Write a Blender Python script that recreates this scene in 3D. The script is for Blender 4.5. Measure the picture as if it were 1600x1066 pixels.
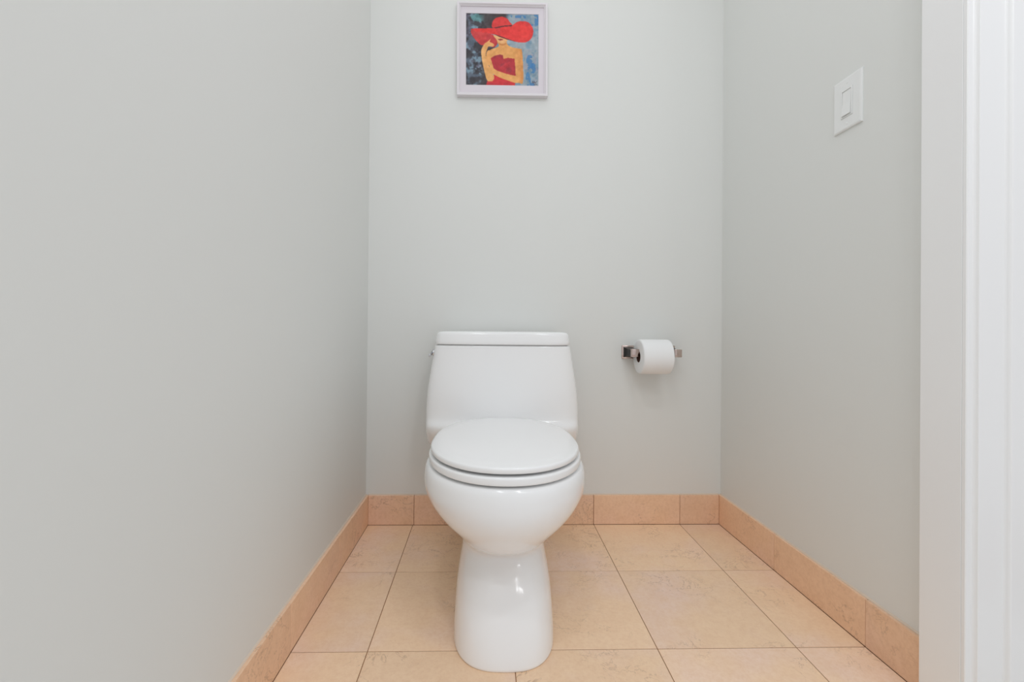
import bpy, bmesh, math, random
import numpy as np
from mathutils import Matrix, Vector

random.seed(7)
scene = bpy.context.scene
for o in list(bpy.data.objects):
    bpy.data.objects.remove(o)

# ------------------------------------------------------------------ camera
FPX, CX, CY, CAM_H = 694.97, 778.97, 512.0, 0.70
YAW, PITCH, ROLL = .0268, -.0041, .0087
A = np.array([[math.cos(YAW), -math.sin(YAW), 0], [math.sin(YAW), math.cos(YAW), 0], [0, 0, 1]])
B = np.array([[1, 0, 0], [0, math.cos(PITCH), -math.sin(PITCH)], [0, math.sin(PITCH), math.cos(PITCH)]])
R_, D_, W_ = B @ A
c_, s_ = math.cos(ROLL), math.sin(ROLL)
R_, W_ = c_ * R_ + s_ * W_, c_ * W_ - s_ * R_
cam_data = bpy.data.cameras.new('camera')
cam = bpy.data.objects.new('camera', cam_data)
scene.collection.objects.link(cam)
cam_data.sensor_fit = 'HORIZONTAL'
cam_data.sensor_width = 36.0
cam_data.lens = 36.0 * FPX / 1600
cam_data.shift_x = (800 - CX) / 1600
cam_data.shift_y = (CY - 533) / 1600
cam_data.clip_start = 0.02
cam.matrix_world = Matrix(((R_[0], W_[0], -D_[0], 0), (R_[1], W_[1], -D_[1], 0), (R_[2], W_[2], -D_[2], CAM_H), (0, 0, 0, 1)))
scene.camera = cam


def ray(x, y):
    return R_ * (x - CX) / FPX - W_ * (y - CY) / FPX + D_


def on_floor(x, y):
    d = ray(x, y)
    p = d * (-CAM_H) / d[2]
    return np.array([p[0], p[1]])


# ------------------------------------------------------------------ world, lamps, exposure
world = bpy.data.worlds.new('world')
scene.world = world
world.use_nodes = True
bg = world.node_tree.nodes['Background']
bg.inputs[0].default_value = (.975, 1.0, 1.035, 1)
bg.inputs[1].default_value = 0.74


def area_lamp(name, loc, target, sx, sy, power, color=(1, 1, 1), shape='RECTANGLE'):
    d = bpy.data.lights.new(name, 'AREA')
    d.shape = shape
    d.size = sx
    d.size_y = sy
    d.energy = power
    d.color = color
    o = bpy.data.objects.new(name, d)
    scene.collection.objects.link(o)
    o.location = loc
    v = Vector(target) - Vector(loc)
    o.rotation_euler = v.to_track_quat('-Z', 'Y').to_euler()
    return o


# three bulbs of the vanity light behind and to the right of the camera
for k in range(3):
    d = bpy.data.lights.new('vanity_bulb', 'POINT')
    d.energy = 2.8
    d.shadow_soft_size = 0.07
    d.color = (.98, 1.0, 1.02)
    o = bpy.data.objects.new('vanity_bulb', d)
    scene.collection.objects.link(o)
    o.location = (0.62 + 0.22 * k, -0.55, 1.95)
# soft fill added under the toilet room ceiling, then downlights of the bathroom
area_lamp('ceiling_fill', (0.15, 1.12, 2.42), (0.15, 1.12, 0), 1.0, 0.7, 2.2, (.975, 1, 1.035))
for dx, dy in ((-0.18, 0.10), (0.50, 0.10), (-0.18, -0.60), (0.70, -0.60)):
    area_lamp('bathroom_downlight', (dx, dy, 2.42), (dx, dy, 0), 0.11, 0.11, 2.8, (.975, 1, 1.035), 'DISK')

vs = scene.view_settings
scene.display_settings.display_device = 'sRGB'
vs.view_transform = 'Standard'
vs.look = 'None'
vs.exposure = -0.09
vs.gamma = 1.0
vs.use_curve_mapping = False


# ------------------------------------------------------------------ helpers
def lin(r, g, b):
    f = lambda c: (c / 255 / 12.92) if c / 255 <= 0.04045 else ((c / 255 + 0.055) / 1.055) ** 2.4
    return (f(r), f(g), f(b), 1)


def material(name, color, rough=0.5, metal=0.0, coat=0.0, bump=None, spec=0.5):
    m = bpy.data.materials.new(name)
    m.use_nodes = True
    nt = m.node_tree
    b = nt.nodes['Principled BSDF']
    b.inputs['Base Color'].default_value = color
    b.inputs['Roughness'].default_value = rough
    b.inputs['Metallic'].default_value = metal
    b.inputs['Coat Weight'].default_value = coat
    b.inputs['Coat Roughness'].default_value = 0.04
    b.inputs['Specular IOR Level'].default_value = spec
    if bump:
        tc = nt.nodes.new('ShaderNodeTexCoord')
        n = nt.nodes.new('ShaderNodeTexNoise')
        n.inputs['Scale'].default_value = bump[0]
        n.inputs['Detail'].default_value = 4
        nt.links.new(tc.outputs['Object'], n.inputs['Vector'])
        bp = nt.nodes.new('ShaderNodeBump')
        bp.inputs['Strength'].default_value = bump[1]
        bp.inputs['Distance'].default_value = bump[2]
        nt.links.new(n.outputs['Fac'], bp.inputs['Height'])
        nt.links.new(bp.outputs['Normal'], b.inputs['Normal'])
    return m


def stone(name, base, pink, dark, rough):
    """honed limestone: clouds, pinkish patches, thin dark flecks; every tile shifted by its own random number"""
    m = bpy.data.materials.new(name)
    m.use_nodes = True
    nt = m.node_tree
    N, L = nt.nodes.new, nt.links.new
    b = nt.nodes['Principled BSDF']
    tc = N('ShaderNodeTexCoord')
    oi = N('ShaderNodeObjectInfo')
    mul = N('ShaderNodeMath'); mul.operation = 'MULTIPLY'; mul.inputs[1].default_value = 37.0
    L(oi.outputs['Random'], mul.inputs[0])
    add = N('ShaderNodeVectorMath'); add.operation = 'ADD'
    L(tc.outputs['Object'], add.inputs[0]); L(mul.outputs[0], add.inputs[1])

    def noise(scale, detail, rough_=0.6, dist=0.0):
        n = N('ShaderNodeTexNoise')
        n.inputs['Scale'].default_value = scale
        n.inputs['Detail'].default_value = detail
        n.inputs['Roughness'].default_value = rough_
        n.inputs['Distortion'].default_value = dist
        L(add.outputs[0], n.inputs['Vector'])
        return n.outputs['Fac']

    def ramp(src, lo, hi, flip=False):
        r = N('ShaderNodeMapRange')
        r.inputs['From Min'].default_value = lo
        r.inputs['From Max'].default_value = hi
        if flip:
            r.inputs['To Min'].default_value = 1; r.inputs['To Max'].default_value = 0
        L(src, r.inputs['Value'])
        return r.outputs['Result']

    def mix(fac, a, c2, blend='MIX', scale=1.0):
        x = N('ShaderNodeMix'); x.data_type = 'RGBA'; x.blend_type = blend
        f = N('ShaderNodeMath'); f.operation = 'MULTIPLY'; f.inputs[1].default_value = scale
        L(fac, f.inputs[0]); L(f.outputs[0], x.inputs[0])
        for v, i in ((a, 6), (c2, 7)):
            if isinstance(v, tuple): x.inputs[i].default_value = v
            else: L(v, x.inputs[i])
        return x.outputs[2]
    col = mix(ramp(noise(3.5, 3), .45, .68), base, pink, scale=.75)
    # mottling of a few millimetres to a few centimetres
    col = mix(ramp(noise(26, 6, .7), .40, .66), col, dark, scale=.30)
    col = mix(ramp(noise(110, 5, .75), .44, .66), col, dark, scale=.42)
    # thin wandering fossil lines, only in patches
    ve = N('ShaderNodeMath'); ve.operation = 'SUBTRACT'; ve.inputs[1].default_value = .5
    L(noise(17, 5, .65, .6), ve.inputs[0])
    ab = N('ShaderNodeMath'); ab.operation = 'ABSOLUTE'; L(ve.outputs[0], ab.inputs[0])
    line = ramp(ab.outputs[0], .002, .014, True)
    patch = ramp(noise(6, 2), .50, .62)
    mm = N('ShaderNodeMath'); mm.operation = 'MULTIPLY'; L(line, mm.inputs[0]); L(patch, mm.inputs[1])
    col = mix(mm.outputs[0], col, lin(150, 108, 78), scale=.40)
    # every tile a little lighter or darker
    hv = N('ShaderNodeHueSaturation')
    r = N('ShaderNodeMapRange'); r.inputs['To Min'].default_value = .955; r.inputs['To Max'].default_value = 1.045
    L(oi.outputs['Random'], r.inputs['Value']); L(r.outputs['Result'], hv.inputs['Value'])
    L(col, hv.inputs['Color']); L(hv.outputs['Color'], b.inputs['Base Color'])
    b.inputs['Roughness'].default_value = rough
    bp = N('ShaderNodeBump'); bp.inputs['Strength'].default_value = .15; bp.inputs['Distance'].default_value = .002
    L(noise(60, 5, .7), bp.inputs['Height']); L(bp.outputs['Normal'], b.inputs['Normal'])
    return m


M = {}
M['wall'] = material('grey_wall_paint', lin(230, 231, 228), .55, bump=(260, .06, .001))
M['ceiling'] = material('ceiling_paint', lin(235, 235, 233), .8)
M['trim'] = material('white_trim_paint', lin(248, 248, 248), .3)
M['tile'] = stone('floor_limestone', lin(254, 222, 188), lin(250, 222, 210), lin(238, 198, 162), .38)
M['base'] = stone('baseboard_limestone', lin(250, 211, 178), lin(250, 212, 190), lin(226, 182, 146), .42)
M['pale'] = stone('pale_bounce_stone', lin(238, 236, 232), lin(232, 230, 226), lin(214, 211, 206), .38)
M['grout'] = material('brown_grout', lin(150, 108, 76), .9)
M['caulk'] = material('cream_caulk', lin(226, 208, 190), .6)
M['ceramic'] = material('white_glazed_ceramic', lin(249, 249, 249), .12, coat=.15)
M['seat'] = material('white_seat_plastic', lin(250, 250, 250), .16, coat=.3)
M['chrome'] = material('polished_chrome', lin(215, 215, 218), .12, metal=1)
M['nickel'] = material('warm_polished_nickel', lin(205, 186, 178), .18, metal=1)
M['black'] = material('black_post_metal', lin(8, 8, 8), .3, spec=.25)
M['paper'] = material('soft_white_paper', lin(247, 247, 247), .9, bump=(400, .2, .001))
M['core'] = material('brown_cardboard', lin(96, 70, 58), .9)
M['plastic'] = material('white_switch_plastic', lin(240, 241, 240), .3)
M['frame'] = material('pale_lilac_frame_lacquer', lin(231, 226, 230), .4)
M['mat'] = material('off_white_mat_board', lin(228, 221, 227), .85)


def obj(name, me_or_bm, mat, parent=None, smooth=False):
    if isinstance(me_or_bm, bmesh.types.BMesh):
        me = bpy.data.meshes.new(name)
        me_or_bm.to_mesh(me)
        me_or_bm.free()
    else:
        me = me_or_bm
    if mat is not None and not me.materials:
        me.materials.append(mat)
    if smooth:
        for p in me.polygons:
            p.use_smooth = True
    o = bpy.data.objects.new(name, me)
    scene.collection.objects.link(o)
    if parent is not None:
        o.parent = parent
    return o


def thing(name, label, cat, loc=(0, 0, 0), rot=(0, 0, 0)):
    o = bpy.data.objects.new(name, None)
    scene.collection.objects.link(o)
    o.empty_display_size = .05
    o.location = loc
    o.rotation_euler = rot
    o['label'] = label
    o['category'] = cat
    return o


def struct(o):
    o['kind'] = 'structure'
    return o


def add_box(bm, x0, x1, y0, y1, z0, z1, bevel=0.0, seg=2):
    t = bmesh.new()
    vs_ = [t.verts.new((x, y, z)) for z in (z0, z1) for y in (y0, y1) for x in (x0, x1)]
    for f in ((0, 2, 3, 1), (4, 5, 7, 6), (0, 1, 5, 4), (1, 3, 7, 5), (3, 2, 6, 7), (2, 0, 4, 6)):
        t.faces.new([vs_[i] for i in f])
    if bevel:
        bmesh.ops.bevel(t, geom=list(t.edges), offset=bevel, segments=seg, profile=.5, affect='EDGES')
    me = bpy.data.meshes.new('tmp')
    t.to_mesh(me); t.free()
    bm.from_mesh(me)
    bpy.data.meshes.remove(me)
    return bm


def box(*a, **k):
    return add_box(bmesh.new(), *a, **k)


def prism(poly, z0, z1, bevel=0.0):
    """upright prism over a counter-clockwise plan polygon"""
    bm = bmesh.new()
    lo = [bm.verts.new((p[0], p[1], z0)) for p in poly]
    hi = [bm.verts.new((p[0], p[1], z1)) for p in poly]
    n = len(poly)
    bm.faces.new(hi); bm.faces.new(lo[::-1])
    for i in range(n):
        bm.faces.new((lo[i], lo[(i + 1) % n], hi[(i + 1) % n], hi[i]))
    bm.normal_update()
    if bevel:
        es = [e for e in bm.edges if all(v.co.z > (z0 + z1) / 2 for v in e.verts)]
        bmesh.ops.bevel(bm, geom=es, offset=bevel, segments=1, affect='EDGES')
    return bm


def loft(rings, cap0=True, cap1=True):
    bm = bmesh.new()
    V = [[bm.verts.new(p) for p in r] for r in rings]
    n = len(rings[0])
    for a, b in zip(V[:-1], V[1:]):
        for i in range(n):
            bm.faces.new((a[i], a[(i + 1) % n], b[(i + 1) % n], b[i]))
    if cap0: bm.faces.new(V[0][::-1])
    if cap1: bm.faces.new(V[-1])
    bmesh.ops.recalc_face_normals(bm, faces=list(bm.faces))
    return bm


def lathe(prof, axis='X', n=64, closed=False):
    """profile of (along, radius) turned about the axis; optionally closed to a ring"""
    bm = bmesh.new()
    V = []
    for a, r in prof:
        ring = []
        for i in range(n):
            t = 2 * math.pi * i / n
            u, w = r * math.cos(t), r * math.sin(t)
            ring.append(bm.verts.new({'X': (a, u, w), 'Y': (u, a, w), 'Z': (u, w, a)}[axis]))
        V.append(ring)
    seq = list(zip(V[:-1], V[1:])) + ([(V[-1], V[0])] if closed else [])
    for a, b in seq:
        for i in range(n):
            bm.faces.new((a[i], a[(i + 1) % n], b[(i + 1) % n], b[i]))
    if not closed:
        bm.faces.new(V[0]); bm.faces.new(V[-1])
    bmesh.ops.recalc_face_normals(bm, faces=list(bm.faces))
    return bm


def smooth_by_angle(o, deg=35):
    me = o.data
    for p in me.polygons:
        p.use_smooth = True
    bm = bmesh.new(); bm.from_mesh(me)
    lim = math.radians(deg)
    for e in bm.edges:
        e.smooth = not (len(e.link_faces) == 2 and e.calc_face_angle(0) > lim)
    bm.to_mesh(me); bm.free()


# ------------------------------------------------------------------ room shell
YB, XL, XR = 1.6039, -0.4257, 0.8589         # back, left and right wall planes
T, HB = 0.010, 0.1054                        # baseboard thickness and height
YF = -0.7                                    # how far the bathroom goes on behind the camera
ZC = 2.44
XJ, YJ0, YJ1 = 0.82, 0.7462, 0.8196          # jamb face, its near and far edge

struct(obj('wall_back', box(XL - .1, XR + .1, YB, YB + .1, -.02, ZC), M['wall']))
struct(obj('wall_left', box(XL - .1, XL, YF, YB, -.02, ZC), M['wall']))
struct(obj('wall_right', box(XR, XR + .1, YJ1, YB, -.02, ZC), M['wall']))
struct(obj('wall_front', box(XJ + .016, 2.0, YJ0 + .002, YJ1 - .001, -.02, ZC), M['wall']))
struct(obj('ceiling', box(XL - .1, 2.0, YJ0, YB + .1, ZC, ZC + .08), M['ceiling']))

# jamb lining of the doorway and the moulded casing on its near side
struct(obj('trim_1', box(XJ, XJ + .0155, YJ0, YJ1, 0, ZC - .001, bevel=.0008), M['trim']))
prof = [(0, 0), (0, .0055), (.0012, .0068), (.0085, .0070), (.0105, .0078), (.0119, .0098), (.0126, .0125), (.0128, .0142), (.0136, .0148),
        (.0555, .0148), (.0570, .0154), (.0582, .0170), (.0592, .0200), (.0605, .0220), (.0625, .0228), (.0960, .0228), (.0985, .0215), (.0990, .0190), (.0990, 0)]
pl = [(XJ + .0005 + u, YJ0 - .0005 - h) for u, h in prof]
struct(obj('trim_2', prism(pl[::-1] if False else pl, 0, ZC - .001), M['trim']))
bm = bmesh.new(); bm.from_mesh(bpy.data.objects['trim_2'].data)
bmesh.ops.recalc_face_normals(bm, faces=list(bm.faces)); bm.to_mesh(bpy.data.objects['trim_2'].data); bm.free()

# floor: brown grout bed with one stone slab per tile
floor = struct(obj('floor', box(XL - .05, 2.0, YF, YB + .02, -.03, -.0009), M['grout']))


def line(p, q):
    p, q = on_floor(*p), on_floor(*q)
    return p, (q - p) / np.linalg.norm(q - p)


def cross(l1, l2):
    (p, d), (q, e) = l1, l2
    t = np.linalg.solve(np.array([d, -e]).T, q - p)
    return p + d * t[0]


cols = [line((645, 820.5), (557, 1066)), line((787.5, 819.5), (806.5, 1066)), line((928, 820), (1054, 1066)),
        line((1062, 819.5), (1296, 1066))]
u = .316
P0, d0 = cols[-1]
rows = [line((540, 894.5), (1200, 891)), line((460, 1019.6), (1340, 1011))]
for k in range(1, 5):
    p, d = rows[1]
    rows.append((p - np.array([0, u * k]), d))
cl = [((XL + T + .0012, 0) , None)] + cols + [((XR - T - .0012, 0), None)]
side_l = (np.array([XL + T - .0002, 0.0]), np.array([0., 1.]))
side_r = (np.array([XR - T + .0002, 0.0]), np.array([0., 1.]))
back = (np.array([0.0, YB - T + .0002]), np.array([1., 0.]))
far_r = (np.array([P0[0] + u, 0.0]), np.array([0., 1.]))
colset = [side_l] + cols + [side_r]
rowset = [back] + rows
G = .0009


def floor_tile(corners, mat='tile'):
    c = np.mean(corners, axis=0)
    # inset each edge by half a joint
    n = len(corners)
    ins = []
    ls = []
    for i in range(n):
        a, b = corners[i], corners[(i + 1) % n]
        d = (b - a) / np.linalg.norm(b - a)
        nrm = np.array([-d[1], d[0]])
        ls.append((a + nrm * G, d))
    for i in range(n):
        ins.append(cross(ls[i - 1], ls[i]) - c)
    bm = prism(ins, -.004, 0, bevel=.0005)
    o = obj('tile', bm, M[mat], floor)
    o.location = (c[0], c[1], 0)
    return o


for j in range(len(rowset) - 1):
    cs = list(colset)
    if j >= 2:
        # in front of the doorway the tiles run on past the right wall
        p, d = cols[-1]
        cs = cs[:-1] + [(p + np.array([u * .99, 0]), d)]
        if j > 2:
            cs += [(p + np.array([u * 1.98, 0]), d)]
    for i in range(len(cs) - 1):
        q = [cross(cs[i], rowset[j + 1]), cross(cs[i + 1], rowset[j + 1]), cross(cs[i + 1], rowset[j]), cross(cs[i], rowset[j])]
        if j == 2 and i == len(cs) - 2:
            xlim = XR - T
            q[1][0] = min(q[1][0], xlim); q[2][0] = min(q[2][0], xlim)
        # unseen floor past the doorway, made pale to cut its warm bounce
        floor_tile(q, 'tile' if j <= 2 else 'pale')

# stone baseboards: mortar strip on the wall with one stone per tile, joints in line with the floor
r1 = cross(side_r, rows[0])[1]
r2 = cross(side_r, rows[1])[1]
l1 = cross(side_l, rows[0])[1]
l2 = cross(side_l, rows[1])[1]


def baseboard(name, axis, wallpos, sign, breaks):
    """axis 'y': runs along y on a wall x = wallpos, room on the +sign side; axis 'x': runs along x on y = wallpos"""
    lo, hi = min(breaks), max(breaks)
    a, b = wallpos, wallpos + sign * .0045
    a, b = min(a, b), max(a, b)
    if axis == 'y': bb = obj(name, box(a, b, lo, hi, -.002, HB - .001), M['grout'])
    else: bb = obj(name, box(lo, hi, a, b, -.002, HB - .001), M['grout'])
    struct(bb)
    bs = sorted(breaks)
    g = .0007
    for p, q in zip(bs[:-1], bs[1:]):
        a, b = wallpos + sign * .001, wallpos + sign * (T + random.uniform(-.0003, .0003))
        a, b = min(a, b), max(a, b)
        c = (p + q) / 2
        h = HB + random.uniform(-.0006, .0006)
        if axis == 'y':
            o = obj('tile', box(a - (a + b) / 2, b - (a + b) / 2, p + g - c, q - g - c, .0005, h, bevel=.0011, seg=2), M['base'], bb)
            o.location = ((a + b) / 2, c, 0)
        else:
            o = obj('tile', box(p + g - c, q - g - c, a - (a + b) / 2, b - (a + b) / 2, .0005, h, bevel=.0011, seg=2), M['base'], bb)
            o.location = (c, (a + b) / 2, 0)
    # bead of cream caulk where the stone meets the paint
    w = .0036
    if axis == 'y':
        poly = [(wallpos, HB + .0034), (wallpos, HB - .0005), (wallpos + sign * w, HB - .0005), (wallpos + sign * w * .8, HB + .0012)]
        rings = [[(x, t, z) for x, z in poly] for t in (lo, hi)]
    else:
        poly = [(wallpos, HB + .0034), (wallpos, HB - .0005), (wallpos + sign * w, HB - .0005), (wallpos + sign * w * .8, HB + .0012)]
        rings = [[(t, y, z) for y, z in poly] for t in (lo, hi)]
    obj('caulk_bead', loft(rings), M['caulk'], bb)
    return bb


bx = [XL + T, on_floor(645, 820.5)[0] + .004, on_floor(787.5, 819.5)[0], on_floor(927.5, 820)[0], on_floor(1062, 819.5)[0], XR - T]
baseboard('baseboard_back', 'x', YB, -1, bx)
baseboard('baseboard_left', 'y', XL, 1, [YB, l1, l2, l2 - u, l2 - 2 * u, l2 - 3 * u, l2 - 4 * u])
baseboard('baseboard_right', 'y', XR, -1, [YB, r1, r2, YJ1])

# ------------------------------------------------------------------ toilet
Y0 = 1.20
toilet = thing('toilet', 'white one-piece toilet with closed lid standing on the tiled floor', 'toilet',
               (0.0482, Y0, 0), (0, 0, -math.radians(1.0)))
NS = 96


def egg(w, yf, yc, yb, nf, nb, z, n=NS):
    """plan outline: front half (towards the camera) and back half are superellipses meeting at the widest line"""
    pts = []
    for i in range(n):
        t = 2 * math.pi * i / n
        c, s = math.cos(t), math.sin(t)
        if s < 0:
            e, b = nf, yc - yf
        else:
            e, b = nb, yb - yc
        x = w * math.copysign(abs(c) ** (2 / e), c)
        y = yc + b * math.copysign(abs(s) ** (2 / e), s)
        pts.append((x, y - Y0, z))
    return pts


def interp(tab, zs):
    t = np.array(tab)
    out = []
    # monotone cubic would be overkill: Catmull-Rom through the table
    for z in zs:
        k = int(np.clip(np.searchsorted(t[:, 0], z) - 1, 0, len(t) - 2))
        p0, p1, p2, p3 = t[max(k - 1, 0)], t[k], t[k + 1], t[min(k + 2, len(t) - 1)]
        h = p2[0] - p1[0]
        f = (z - p1[0]) / h
        m1 = (p2 - p0) / (p2[0] - p0[0]) * h
        m2 = (p3 - p1) / (p3[0] - p1[0]) * h
        out.append((2 * f**3 - 3 * f**2 + 1) * p1 + (f**3 - 2 * f**2 + f) * m1 + (-2 * f**3 + 3 * f**2) * p2 + (f**3 - f**2) * m2)
    return out


# z, half width, front y, widest y, back y, front exponent, back exponent
BOWL = [
    (.000, .1125, .9085, 1.060, 1.50, 2.7, 4.0),
    (.004, .1145, .9068, 1.060, 1.50, 2.7, 4.0),
    (.030, .1150, .9170, 1.075, 1.50, 2.8, 4.0),
    (.060, .1142, .9330, 1.095, 1.50, 2.9, 4.0),
    (.090, .1130, .9520, 1.115, 1.50, 2.9, 4.0),
    (.120, .1095, .9740, 1.135, 1.49, 2.9, 4.0),
    (.145, .1050, .9950, 1.150, 1.48, 2.8, 3.8),
    (.165, .1025, 1.012, 1.160, 1.47, 2.7, 3.6),
    (.180, .1028, 1.019, 1.165, 1.46, 2.6, 3.4),
    (.193, .1055, 1.005, 1.160, 1.45, 2.4, 3.2),
    (.206, .1090, .9760, 1.150, 1.44, 2.3, 3.0),
    (.222, .1150, .9440, 1.140, 1.44, 2.2, 2.8),
    (.245, .1320, .9130, 1.130, 1.44, 2.1, 2.7),
    (.275, .1594, .8860, 1.120, 1.44, 2.1, 2.6),
    (.305, .1797, .8690, 1.110, 1.44, 2.1, 2.6),
    (.335, .1915, .8620, 1.105, 1.44, 2.1, 2.6),
    (.365, .1919, .8640, 1.100, 1.44, 2.1, 2.6),
    (.382, .1880, .8690, 1.100, 1.44, 2.1, 2.6),
    (.386, .1840, .8750, 1.100, 1.43, 2.1, 2.6),
]
zs = sorted(set(list(np.linspace(0, .386, 60)) + [.002, .004, .384]))
rings = [egg(*r[1:], r[0]) for r in interp(BOWL, zs)]
# over the rim and down into the basin
for w, yf, yb, z in ((.150, .905, 1.36, .3865), (.138, .917, 1.345, .380), (.132, .925, 1.335, .345), (.105, .965, 1.29, .27), (.06, 1.03, 1.20, .215)):
    rings.append(egg(w, yf, 1.10, yb, 2.1, 2.2, z))
obj('bowl', loft(rings), M['ceramic'], toilet, smooth=True)

TANK = [
    (.300, .1950, 1.460, 1.50, 1.580, 3.0, 3.0),
    (.308, .2180, 1.440, 1.49, 1.586, 3.2, 3.5),
    (.325, .2380, 1.412, 1.48, 1.588, 3.4, 5.0),
    (.350, .2435, 1.392, 1.47, 1.588, 3.8, 6.0),
    (.375, .2450, 1.380, 1.46, 1.588, 4.2, 6.0),
    (.392, .2455, 1.378, 1.46, 1.588, 4.4, 6.0),
    (.402, .2456, 1.384, 1.46, 1.588, 4.4, 6.0),
    (.414, .2457, 1.392, 1.46, 1.588, 4.4, 6.0),
    (.440, .2457, 1.397, 1.46, 1.588, 4.4, 6.0),
    (.500, .2417, 1.400, 1.46, 1.588, 4.4, 6.0),
    (.560, .2336, 1.403, 1.46, 1.588, 4.4, 6.0),
    (.620, .2238, 1.406, 1.46, 1.588, 4.4, 6.0),
    (.646, .2185, 1.407, 1.46, 1.588, 4.4, 6.0),
]
zs = np.linspace(.300, .646, 56)
rings = [egg(*r[1:], r[0]) for r in interp(TANK, zs)]
rings.append(egg(.2170, 1.4085, 1.46, 1.587, 4.4, 6.0, .6475))
for k in (.6478,):
    rings.append(egg(.2115, 1.4140, 1.46, 1.582, 4.4, 6.0, k))
    rings.append(egg(.2115, 1.4140, 1.46, 1.582, 4.4, 6.0, .6515))
obj('tank', loft(rings), M['ceramic'], toilet, smooth=True)

# tank lid: slightly domed slab
rings = []
for dw, z in ((-.005, .6512), (-.0012, .6516), (0, .653), (-.001, .662), (-.003, .674), (-.0052, .683), (-.0085, .6885), (-.014, .6912), (-.03, .6925), (-.08, .6938)):
    rings.append(egg(.2195 + dw, 1.4020 - dw * .55, 1.47, 1.590 + dw * .4, 4.6, 6.0, z))
obj('tank_lid', loft(rings), M['ceramic'], toilet, smooth=True)

# seat ring and lid
SO = dict(yc=1.105, yb=1.388, nf=2.12, nb=2.5)


def rounded_ring(w0, yf0, z0, z1, r, inner=None):
    out = []
    for k in range(5):
        a = math.pi / 2 * k / 4
        out.append((-(1 - math.sin(a)) * r, z0 + r * (1 - math.cos(a))))
    for k in range(5):
        a = math.pi / 2 * k / 4
        out.append((-(1 - math.cos(a)) * r, z1 - r * (1 - math.sin(a))))
    return [egg(w0 + d, yf0 - d, SO['yc'], SO['yb'] + d, SO['nf'], SO['nb'], z) for d, z in out]


rings = rounded_ring(.1828, .8690, .3915, .4090, .0045)
inner = [egg(.115, .945, SO['yc'], 1.32, 2.1, 2.2, .4075), egg(.110, .950, SO['yc'], 1.315, 2.1, 2.2, .4), egg(.115, .945, SO['yc'], 1.32, 2.1, 2.2, .3915)]
allr = rings + inner
bm = bmesh.new()
V = [[bm.verts.new(p) for p in r] for r in allr]
for a, b in zip(V, V[1:] + V[:1]):
    for i in range(NS):
        bm.faces.new((a[i], a[(i + 1) % NS], b[(i + 1) % NS], b[i]))
bmesh.ops.recalc_face_normals(bm, faces=list(bm.faces))
seat = obj('seat', bm, M['seat'], toilet, smooth=True)

rings = rounded_ring(.1785, .8720, .4115, .4250, .0050)
top = []
for k, (d, dz) in enumerate(((-.012, .0012), (-.03, .0018), (-.06, .0023), (-.10, .0027), (-.15, .0030))):
    top.append(egg(.1785 + d, .8720 - d * 1.3, SO['yc'], SO['yb'] + d * 1.5, SO['nf'], 2.4, .4250 + dz))
tilt = lambda r: [(x, y, z + (1.40 - Y0 - y) * .0055) for x, y, z in r]
obj('lid', loft([tilt(r) for r in rings + top]), M['seat'], toilet, smooth=True)
# hinge posts behind the lid
for s in (-1, 1):
    h = obj('hinge', lathe([(-.018, .0), (-.018, .008), (-.016, .009), (.016, .009), (.018, .008), (.018, .0)], 'X', 20), M['seat'], toilet)
    h.location = (s * .072, 1.379 - Y0, .4025)
    smooth_by_angle(h)
# chrome trip lever on the left flank of the tank
lv = obj('flush_lever', lathe([(-.004, .0), (-.004, .010), (-.0015, .0125), (.004, .0125), (.010, .0125), (.010, .0)], 'X', 28), M['chrome'], toilet)
lv.location = (-.2255, 1.462 - Y0, .622)
lv['label'] = 'chrome flush lever'
smooth_by_angle(lv)
bmv = bmesh.new()
add_box(bmv, -.0085, -.003, -.058, .008, -.0055, .0055, bevel=.0022, seg=3)
ha = obj('lever_arm', bmv, M['chrome'], lv)
ha.rotation_euler = (math.radians(6), 0, 0)
smooth_by_angle(ha)

# ------------------------------------------------------------------ paper holder and roll
HX0, HX1, HZ = .5155, .6655, .6220
holder = thing('toilet_paper_holder', 'polished nickel square two-post paper holder on the back wall', 'paper holder', (HX0, YB, HZ))
for hx in (0, HX1 - HX0):
    pl_ = obj('wall_plate', box(hx - .0250, hx + .0190, -.006, 0, -.024, .024, bevel=.0018), M['nickel'], holder)
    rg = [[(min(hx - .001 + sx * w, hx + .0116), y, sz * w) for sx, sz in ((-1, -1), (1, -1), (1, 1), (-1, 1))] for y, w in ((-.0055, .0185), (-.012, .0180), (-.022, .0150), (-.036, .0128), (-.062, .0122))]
    sh = obj('post', loft(rg), M['black'], holder)  # flared at the base and coloured black to fill the dark patch here
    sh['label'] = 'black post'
    eb = obj('end_block', box(hx - .0125, hx + .0125, -.080, -.055, -.0135, .0135, bevel=.0015), M['nickel'], holder)
    for q in (pl_, sh, eb): smooth_by_angle(q)
rd = obj('roller', lathe([(.0125, .0), (.0125, .0059), (HX1 - HX0 - .0125, .0059), (HX1 - HX0 - .0125, .0)], 'X', 24), M['nickel'], holder)
rd.location = (0, -.0690, 0)
smooth_by_angle(rd)

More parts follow.
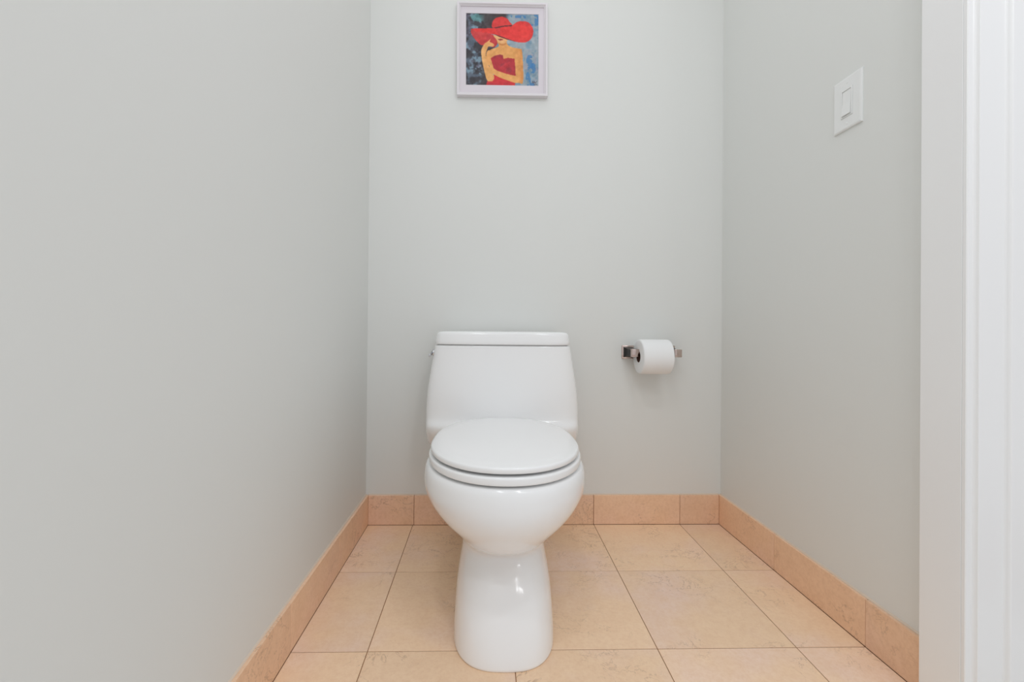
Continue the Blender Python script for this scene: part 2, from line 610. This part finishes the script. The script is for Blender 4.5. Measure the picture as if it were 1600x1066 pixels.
RX0, RX1, RR, RC = .5292, .6335, .0600, .0200
RY, RZ = YB - .0690, HZ - .0125
roll = thing('toilet_paper_roll', 'white roll of toilet paper hanging on the nickel holder', 'toilet paper', ((RX0 + RX1) / 2, RY, RZ))
hw = (RX1 - RX0) / 2
prof = [(-hw, RC), (-hw, RC + .003)] + [(-hw + .0002 * math.sin(k), RC + .003 + (RR - .0045 - RC - .003) * k / 8) for k in range(1, 9)]
prof += [(-hw + .0012, RR - .0016), (-hw + .004, RR - .0002), (-hw + .007, RR), (0, RR + .0003), (hw - .007, RR), (hw - .004, RR - .0002), (hw - .0012, RR - .0016), (hw, RR - .0045), (hw, RC)]
pr = obj('paper', lathe(prof, 'X', 96, closed=True), M['paper'], roll)
smooth_by_angle(pr, 50)
co = obj('cardboard_core', lathe([(-hw - .0003, RC - .0014), (-hw - .0003, RC + .0001), (hw + .0003, RC + .0001), (hw + .0003, RC - .0014)], 'X', 64, closed=True), M['core'], roll)
co['label'] = 'brown cardboard core'
smooth_by_angle(co)
# loose outer sheet end lying on the roll at the back
ring_o, ring_i = [], []
sheet = []
for k in range(13):
    a = math.radians(-20 + 3.4 * k)
    sheet.append((RR + .0006 + .00005 * k, a))
bm = bmesh.new()
vv = []
for r, a in sheet:
    row = []
    for xx in (-hw + .003, hw - .003):
        for rr in (r, r + .0006):
            row.append(bm.verts.new((xx, math.cos(a) * rr, math.sin(a) * rr)))
    vv.append(row)
for a, b in zip(vv[:-1], vv[1:]):
    for i, j in ((0, 1), (1, 3), (3, 2), (2, 0)):
        bm.faces.new((a[i], a[j], b[j], b[i]))
bm.faces.new([vv[0][i] for i in (0, 1, 3, 2)]); bm.faces.new([vv[-1][i] for i in (0, 2, 3, 1)])
bmesh.ops.recalc_face_normals(bm, faces=list(bm.faces))
obj('loose_sheet', bm, M['paper'], roll, smooth=True)

# ------------------------------------------------------------------ light switch on the right wall
SY, SZ = 1.0355, 1.2478
sw = thing('light_switch', 'white rocker light switch with square plate on the right wall', 'light switch', (XR, SY, SZ))
# wall plate with an opening: four bevelled rails around the rocker, one mesh
PW, PH, OW, OH, PT = .0412, .0625, .0172, .0340, .0055
bm = bmesh.new()
def prow(w, h, x): return [bm.verts.new((x, sy * w, sz * h)) for sy, sz in ((-1, -1), (1, -1), (1, 1), (-1, 1))]
rs = [prow(PW, PH, 0), prow(PW, PH, -.0028), prow(PW - .0012, PH - .0012, -.0045), prow(PW - .004, PH - .004, -PT), prow(OW, OH, -PT), prow(OW, OH, -.001)]
for a, b in zip(rs[:-1], rs[1:]):
    for i in range(4):
        bm.faces.new((a[i], a[(i + 1) % 4], b[(i + 1) % 4], b[i]))
bm.faces.new(rs[0]); bm.faces.new(rs[-1])
bmesh.ops.recalc_face_normals(bm, faces=list(bm.faces))
obj('wall_plate', bm, M['plastic'], sw)
# rocker frame and tilted paddle
bm = bmesh.new()
for y0, y1, z0, z1 in ((-.0168, -.0130, -.0336, .0336), (.0130, .0168, -.0336, .0336), (-.0130, .0130, .0300, .0336), (-.0130, .0130, -.0336, -.0300)):
    add_box(bm, -.0068, -.0012, y0, y1, z0, z1, bevel=.0004, seg=1)
obj('rocker_frame', bm, M['plastic'], sw)
bm = bmesh.new()
a = [bm.verts.new(p) for p in ((-.0014, -.0122, -.0292), (-.0014, .0122, -.0292), (-.0014, .0122, .0292), (-.0014, -.0122, .0292))]
b = [bm.verts.new(p) for p in ((-.0096, -.0122, -.0292), (-.0096, .0122, -.0292), (-.0056, .0122, .0292), (-.0056, -.0122, .0292))]
m_ = [bm.verts.new(p) for p in ((-.0066, -.0122, .0), (-.0066, .0122, .0))]
bm.faces.new(a[::-1])
bm.faces.new((b[0], b[1], m_[1], m_[0])); bm.faces.new((m_[0], m_[1], b[2], b[3]))
bm.faces.new((a[0], a[1], b[1], b[0])); bm.faces.new((a[2], a[3], b[3], b[2]))
bm.faces.new((a[1], a[2], b[2], m_[1], b[1])); bm.faces.new((a[3], a[0], b[0], m_[0], b[3]))
bmesh.ops.recalc_face_normals(bm, faces=list(bm.faces))
obj('rocker', bm, M['plastic'], sw)
for s in (-1, 1):
    sc = obj('screw', lathe([(-.0062, .0), (-.0062, .0022), (-.0054, .0030), (-.003, .0030), (-.003, .0)], 'X', 16), M['plastic'], sw)
    sc.location = (0, 0, s * .0485)

# ------------------------------------------------------------------ framed picture
FXC, FZC = .0478, 1.7045
FW, FH = .1625, .1675
pic = thing('framed_picture', 'square pale framed painting of a woman in a wide red hat', 'picture', (FXC, YB, FZC), (0, math.radians(-.42), 0))
FD = .019


def frame_rail(p0, p1, q1, q0):
    """one mitred rail: outer edge p0-p1, inner edge q0-q1 (x, z)"""
    bm = bmesh.new()

    def along(t, f):  # f 0 outer .. 1 inner
        return None
    rows = []
    for f, y in ((0, 0), (0, -FD + .001), (.06, -FD), (.55, -FD), (.70, -FD + .003), (1, -FD + .0065), (1, 0)):
        rows.append([bm.verts.new((a[0] + (b[0] - a[0]) * f, y, a[1] + (b[1] - a[1]) * f)) for a, b in ((p0, q0), (p1, q1))])
    for a, b in zip(rows, rows[1:] + rows[:1]):
        bm.faces.new((a[0], a[1], b[1], b[0]))
    bm.faces.new([r[0] for r in rows]); bm.faces.new([r[1] for r in rows][::-1])
    bmesh.ops.recalc_face_normals(bm, faces=list(bm.faces))
    return bm


RW = .0125
o4 = [(-FW, -FH), (FW, -FH), (FW, FH), (-FW, FH)]
i4 = [(-FW + RW, -FH + RW), (FW - RW, -FH + RW), (FW - RW, FH - RW), (-FW + RW, FH - RW)]
for i in range(4):
    j = (i + 1) % 4
    obj('frame_rail', frame_rail(o4[i], o4[j], i4[j], i4[i]), M['frame'], pic)
# mat with a window and a bevelled cut, backing behind
AX0, AX1, AZ0, AZ1 = -.1310, .1310, -.1268, .1322
bm = bmesh.new()
rin = .0
mo = [(-FW + RW - .002, -FH + RW - .002), (FW - RW + .002, -FH + RW - .002), (FW - RW + .002, FH - RW + .002), (-FW + RW - .002, FH - RW + .002)]
mi = [(AX0, AZ0), (AX1, AZ0), (AX1, AZ1), (AX0, AZ1)]
mj = [(AX0 + .0008, AZ0 + .0008), (AX1 - .0008, AZ0 + .0008), (AX1 - .0008, AZ1 - .0008), (AX0 + .0008, AZ1 - .0008)]
rs = [[bm.verts.new((x, y, z)) for x, z in q] for q, y in ((mo, -.004), (mo, -.0095), (mi, -.0095), (mj, -.0082), (mj, -.004))]
for a, b in zip(rs, rs[1:] + rs[:1]):
    for i in range(4):
        bm.faces.new((a[i], a[(i + 1) % 4], b[(i + 1) % 4], b[i]))
bmesh.ops.recalc_face_normals(bm, faces=list(bm.faces))
obj('mat_board', bm, M['mat'], pic)

# the painting itself: flat print carried by a fine grid with a colour per vertex
NG = 190
gx = np.linspace(242, 950, NG)
gy = np.linspace(118, 830, NG)
PX, PY = np.meshgrid(gx, gy)
rng = np.random.default_rng(5)


def vnoise(sx, sy, seed):
    r = np.random.default_rng(seed)
    g = r.random((sy + 2, sx + 2))
    u_ = np.linspace(0, sx, NG, endpoint=False); v_ = np.linspace(0, sy, NG, endpoint=False)
    iu, iv = u_.astype(int), v_.astype(int)
    fu, fv = u_ - iu, v_ - iv
    fu = fu * fu * (3 - 2 * fu); fv = fv * fv * (3 - 2 * fv)
    a = g[iv][:, iu]; b = g[iv][:, iu + 1]; c = g[iv + 1][:, iu]; d = g[iv + 1][:, iu + 1]
    return (a * (1 - fu) + b * fu) * (1 - fv)[:, None] + (c * (1 - fu) + d * fu) * fv[:, None]


def fbm(s, seed):
    return (vnoise(s, s, seed) * 4 + vnoise(s * 2, s * 2, seed + 1) * 2 + vnoise(s * 4, s * 4, seed + 2)) / 7


def inside(poly):
    res = np.zeros(PX.shape, bool)
    n = len(poly)
    for i in range(n):
        x0, y0 = poly[i]; x1, y1 = poly[(i + 1) % n]
        if y0 == y1: continue
        cnd = (PY < max(y0, y1)) & (PY >= min(y0, y1)) & (PX < (x1 - x0) * (PY - y0) / (y1 - y0) + x0)
        res ^= cnd
    return res


def spline(poly, k=6):
    p = np.array(poly, float); n = len(p); out = []
    for i in range(n):
        p0, p1, p2, p3 = p[i - 1], p[i], p[(i + 1) % n], p[(i + 2) % n]
        for j in range(k):
            t = j / k
            out.append(.5 * ((2 * p1) + (-p0 + p2) * t + (2 * p0 - 5 * p1 + 4 * p2 - p3) * t**2 + (-p0 + 3 * p1 - 3 * p2 + p3) * t**3))
    return out


ART = np.zeros((NG, NG, 3))
n1, n2, n3, n4 = fbm(9, 1), fbm(14, 11), fbm(7, 21), fbm(26, 31)


def blend(mask, col, w=1.0):
    a = (mask * w)[..., None]
    ART[:] = ART * (1 - a) + np.array(col, float) * a


st = lambda x, lo, hi: np.clip((x - lo) / (hi - lo), 0, 1)
# background: dark left, misty blue right
blend(np.ones_like(PX), (146, 164, 176))
blend(st(n1, .45, .62), (168, 178, 184), .8)
blend(st(n2, .52, .66), (112, 146, 168), .8)
blend(st(n3, .55, .68) * st(n4, .4, .6), (150, 140, 158), .6)
dark = st(470 + 60 * (n1 - .5) - PX, -25, 25)
dark = np.maximum(dark, st(640 + 40 * (n2 - .5) - PX, -15, 15) * (PY < 300))
ART2 = ART.copy()
ART[:] = (50, 46, 54)
blend(st(n2, .50, .64), (92, 108, 126), .85)
blend(st(n3, .52, .64) * st(n4, .38, .6), (104, 96, 118), .8)
blend(st(n1, .56, .66) * st(n4, .42, .6), (128, 160, 178), .8)
blend(((PX - 400) / 110) ** 2 + ((PY - 160) / 45) ** 2 < .4 + 1.2 * n2 * st(n4, .3, .5), (86, 146, 146), .75)
near_body = st(PX, 380, 430) * st(640 - PX, -10, 20)
blend(near_body, (58, 42, 44), .85)
ART[:] = ART * dark[..., None] + ART2 * (1 - dark[..., None])
for cx_, cy_, rx, ry in ((925, 175, 45, 50), (860, 590, 28, 60), (890, 670, 24, 50), (845, 780, 22, 60), (870, 815, 50, 14), (760, 145, 60, 14)):
    blend((((PX - cx_) / rx) ** 2 + ((PY - cy_) / ry) ** 2) < 3.2 * n2 * st(n4, .38, .55), (44, 114, 174), .75)
RED, RED2, SKIN = (232, 40, 36), (198, 44, 50), (236, 166, 92)
body = [(545, 395), (562, 440), (500, 468), (450, 490), (438, 540), (440, 590), (480, 650), (520, 690), (600, 720), (720, 790), (760, 803), (798, 790), (797, 600), (787, 480), (770, 462), (700, 450), (655, 430), (638, 400), (636, 372), (560, 350)]
face = [(508, 332), (560, 342), (642, 368), (636, 392), (604, 414), (566, 408), (546, 384)]
left_brim = [(288, 292), (330, 296), (420, 306), (500, 326), (532, 352), (548, 392), (540, 432), (505, 452), (470, 430), (440, 432), (390, 432), (350, 398), (310, 348)]
brim = [(290, 284), (310, 270), (400, 266), (500, 262), (600, 246), (690, 228), (740, 196), (800, 186), (855, 202), (888, 245), (898, 290), (886, 342), (850, 384), (800, 400), (735, 395), (660, 374), (600, 350), (520, 326), (440, 312), (350, 300)]
crown = [(497, 256), (496, 212), (514, 176), (550, 154), (598, 148), (640, 164), (670, 200), (688, 230), (600, 246), (540, 254)]
blend(inside(spline(left_brim)), RED2)
blend(inside(spline(left_brim)) * st(n1, .5, .65), (222, 62, 58), .6)
blend(inside(spline(body)), SKIN)
blend(inside(spline(body)) * st(PX, 700, 800), (214, 132, 62), .6)
blend(inside(spline(face)), (238, 178, 116))
blend(inside(spline([(556, 410), (600, 418), (634, 404), (628, 424), (590, 432)])), (206, 128, 66), .8)
blend((((PX - 578) / 24) ** 2 + ((PY - 374) / 8) ** 2) < 1, (150, 44, 36))
dress = [(483, 562), (520, 536), (570, 523), (600, 527), (608, 566), (650, 554), (714, 562), (722, 640), (726, 732), (640, 714), (545, 682), (512, 660)]
blend(inside(dress), (186, 26, 42))
blend(inside(dress) * st(n2, .48, .62), (150, 28, 46), .7)
blend(inside([(560, 660), (620, 610), (690, 580), (640, 640), (600, 680)]), (208, 42, 52), .6)
skirt = [(438, 832), (450, 786), (510, 768), (516, 722), (600, 758), (722, 800), (720, 832)]
blend(inside(skirt), (214, 32, 42))
blend(inside(skirt) * st(n1, .5, .62), (176, 30, 48), .5)
arm = [(390, 500), (398, 460), (425, 416), (458, 392), (482, 370), (474, 398), (500, 410), (516, 426), (506, 442), (462, 446), (446, 480), (436, 520), (446, 590), (486, 680), (516, 740), (508, 780), (482, 792), (448, 780), (424, 700), (400, 590)]
blend(inside(spline(arm)), (238, 172, 100))
blend(inside(spline(arm)) * st(430 - PX + 30 * (n2 - .5), 0, 25), (246, 190, 124), .6)
low = [(470, 610), (500, 650), (520, 690), (600, 706), (726, 736), (760, 760), (740, 803), (640, 776), (540, 736), (484, 690)]
blend(inside(spline(low)), (240, 172, 96))
blend(inside([(445, 480), (470, 455), (540, 446), (470, 482)]), (58, 40, 44))
blend(inside(spline(brim)), RED)
blend(inside(spline(brim)) * st(n2, .52, .68), (206, 40, 44), .6)
blend(inside(spline(brim)) * st(PX, 600, 800) * st(n1, .45, .6), (244, 52, 44), .6)
blend(inside([(520, 322), (600, 346), (660, 370), (735, 392), (640, 372), (560, 346)]), (110, 24, 26))
blend(inside(spline(crown)), (222, 44, 42))
blend(inside(spline(crown)) * st(n1, .5, .62), (188, 44, 48), .7)
blend(inside([(505, 260), (560, 246), (620, 234), (692, 229), (690, 238), (610, 246), (540, 262)]), (70, 14, 20))
# the painter's small scribble, lower right
for x0, y0, x1, y1 in ((888, 800, 894, 782), (894, 782, 900, 804), (900, 804, 910, 786), (912, 786, 916, 804), (920, 800, 934, 780), (905, 818, 935, 812)):
    tt = np.clip(((PX - x0) * (x1 - x0) + (PY - y0) * (y1 - y0)) / ((x1 - x0) ** 2 + (y1 - y0) ** 2), 0, 1)
    dd = np.hypot(PX - x0 - tt * (x1 - x0), PY - y0 - tt * (y1 - y0))
    blend(dd < 3.2, (70, 64, 80), .8)
ART += (n4[..., None] - .5) * 34
# soften like paint
K = ART.copy()
K[1:-1, 1:-1] = (ART[1:-1, 1:-1] * 4 + ART[:-2, 1:-1] + ART[2:, 1:-1] + ART[1:-1, :-2] + ART[1:-1, 2:]) / 8
ART = np.clip(K, 0, 255) / 255
LIN = np.where(ART <= .04045, ART / 12.92, ((ART + .055) / 1.055) ** 2.4)
xs = AX0 + (AX1 - AX0) * (gx - 242) / 708
zs_ = AZ1 - (AZ1 - AZ0) * (gy - 118) / 712
verts = [(x, -.0078, z) for z in zs_ for x in xs]
faces = [(j * NG + i, (j + 1) * NG + i, (j + 1) * NG + i + 1, j * NG + i + 1) for j in range(NG - 1) for i in range(NG - 1)]
nb = len(verts)
verts += [(AX0, -.004, AZ0), (AX1, -.004, AZ0), (AX1, -.004, AZ1), (AX0, -.004, AZ1)]
faces += [(nb, nb + 3, nb + 2, nb + 1)]
me = bpy.data.meshes.new('painting')
me.from_pydata(verts, [], faces)
ca = me.color_attributes.new('paint', 'FLOAT_COLOR', 'POINT')
cols_ = np.ones((len(verts), 4), np.float32)
cols_[:nb, :3] = LIN.reshape(-1, 3)
ca.data.foreach_set('color', cols_.ravel())
mp = material('painted_print', (1, 1, 1, 1), .5)
at_ = mp.node_tree.nodes.new('ShaderNodeAttribute'); at_.attribute_name = 'paint'
mp.node_tree.links.new(at_.outputs['Color'], mp.node_tree.nodes['Principled BSDF'].inputs['Base Color'])
po = obj('painting', me, mp, pic)
po['label'] = 'painting of a woman in red hat and strapless red dress'
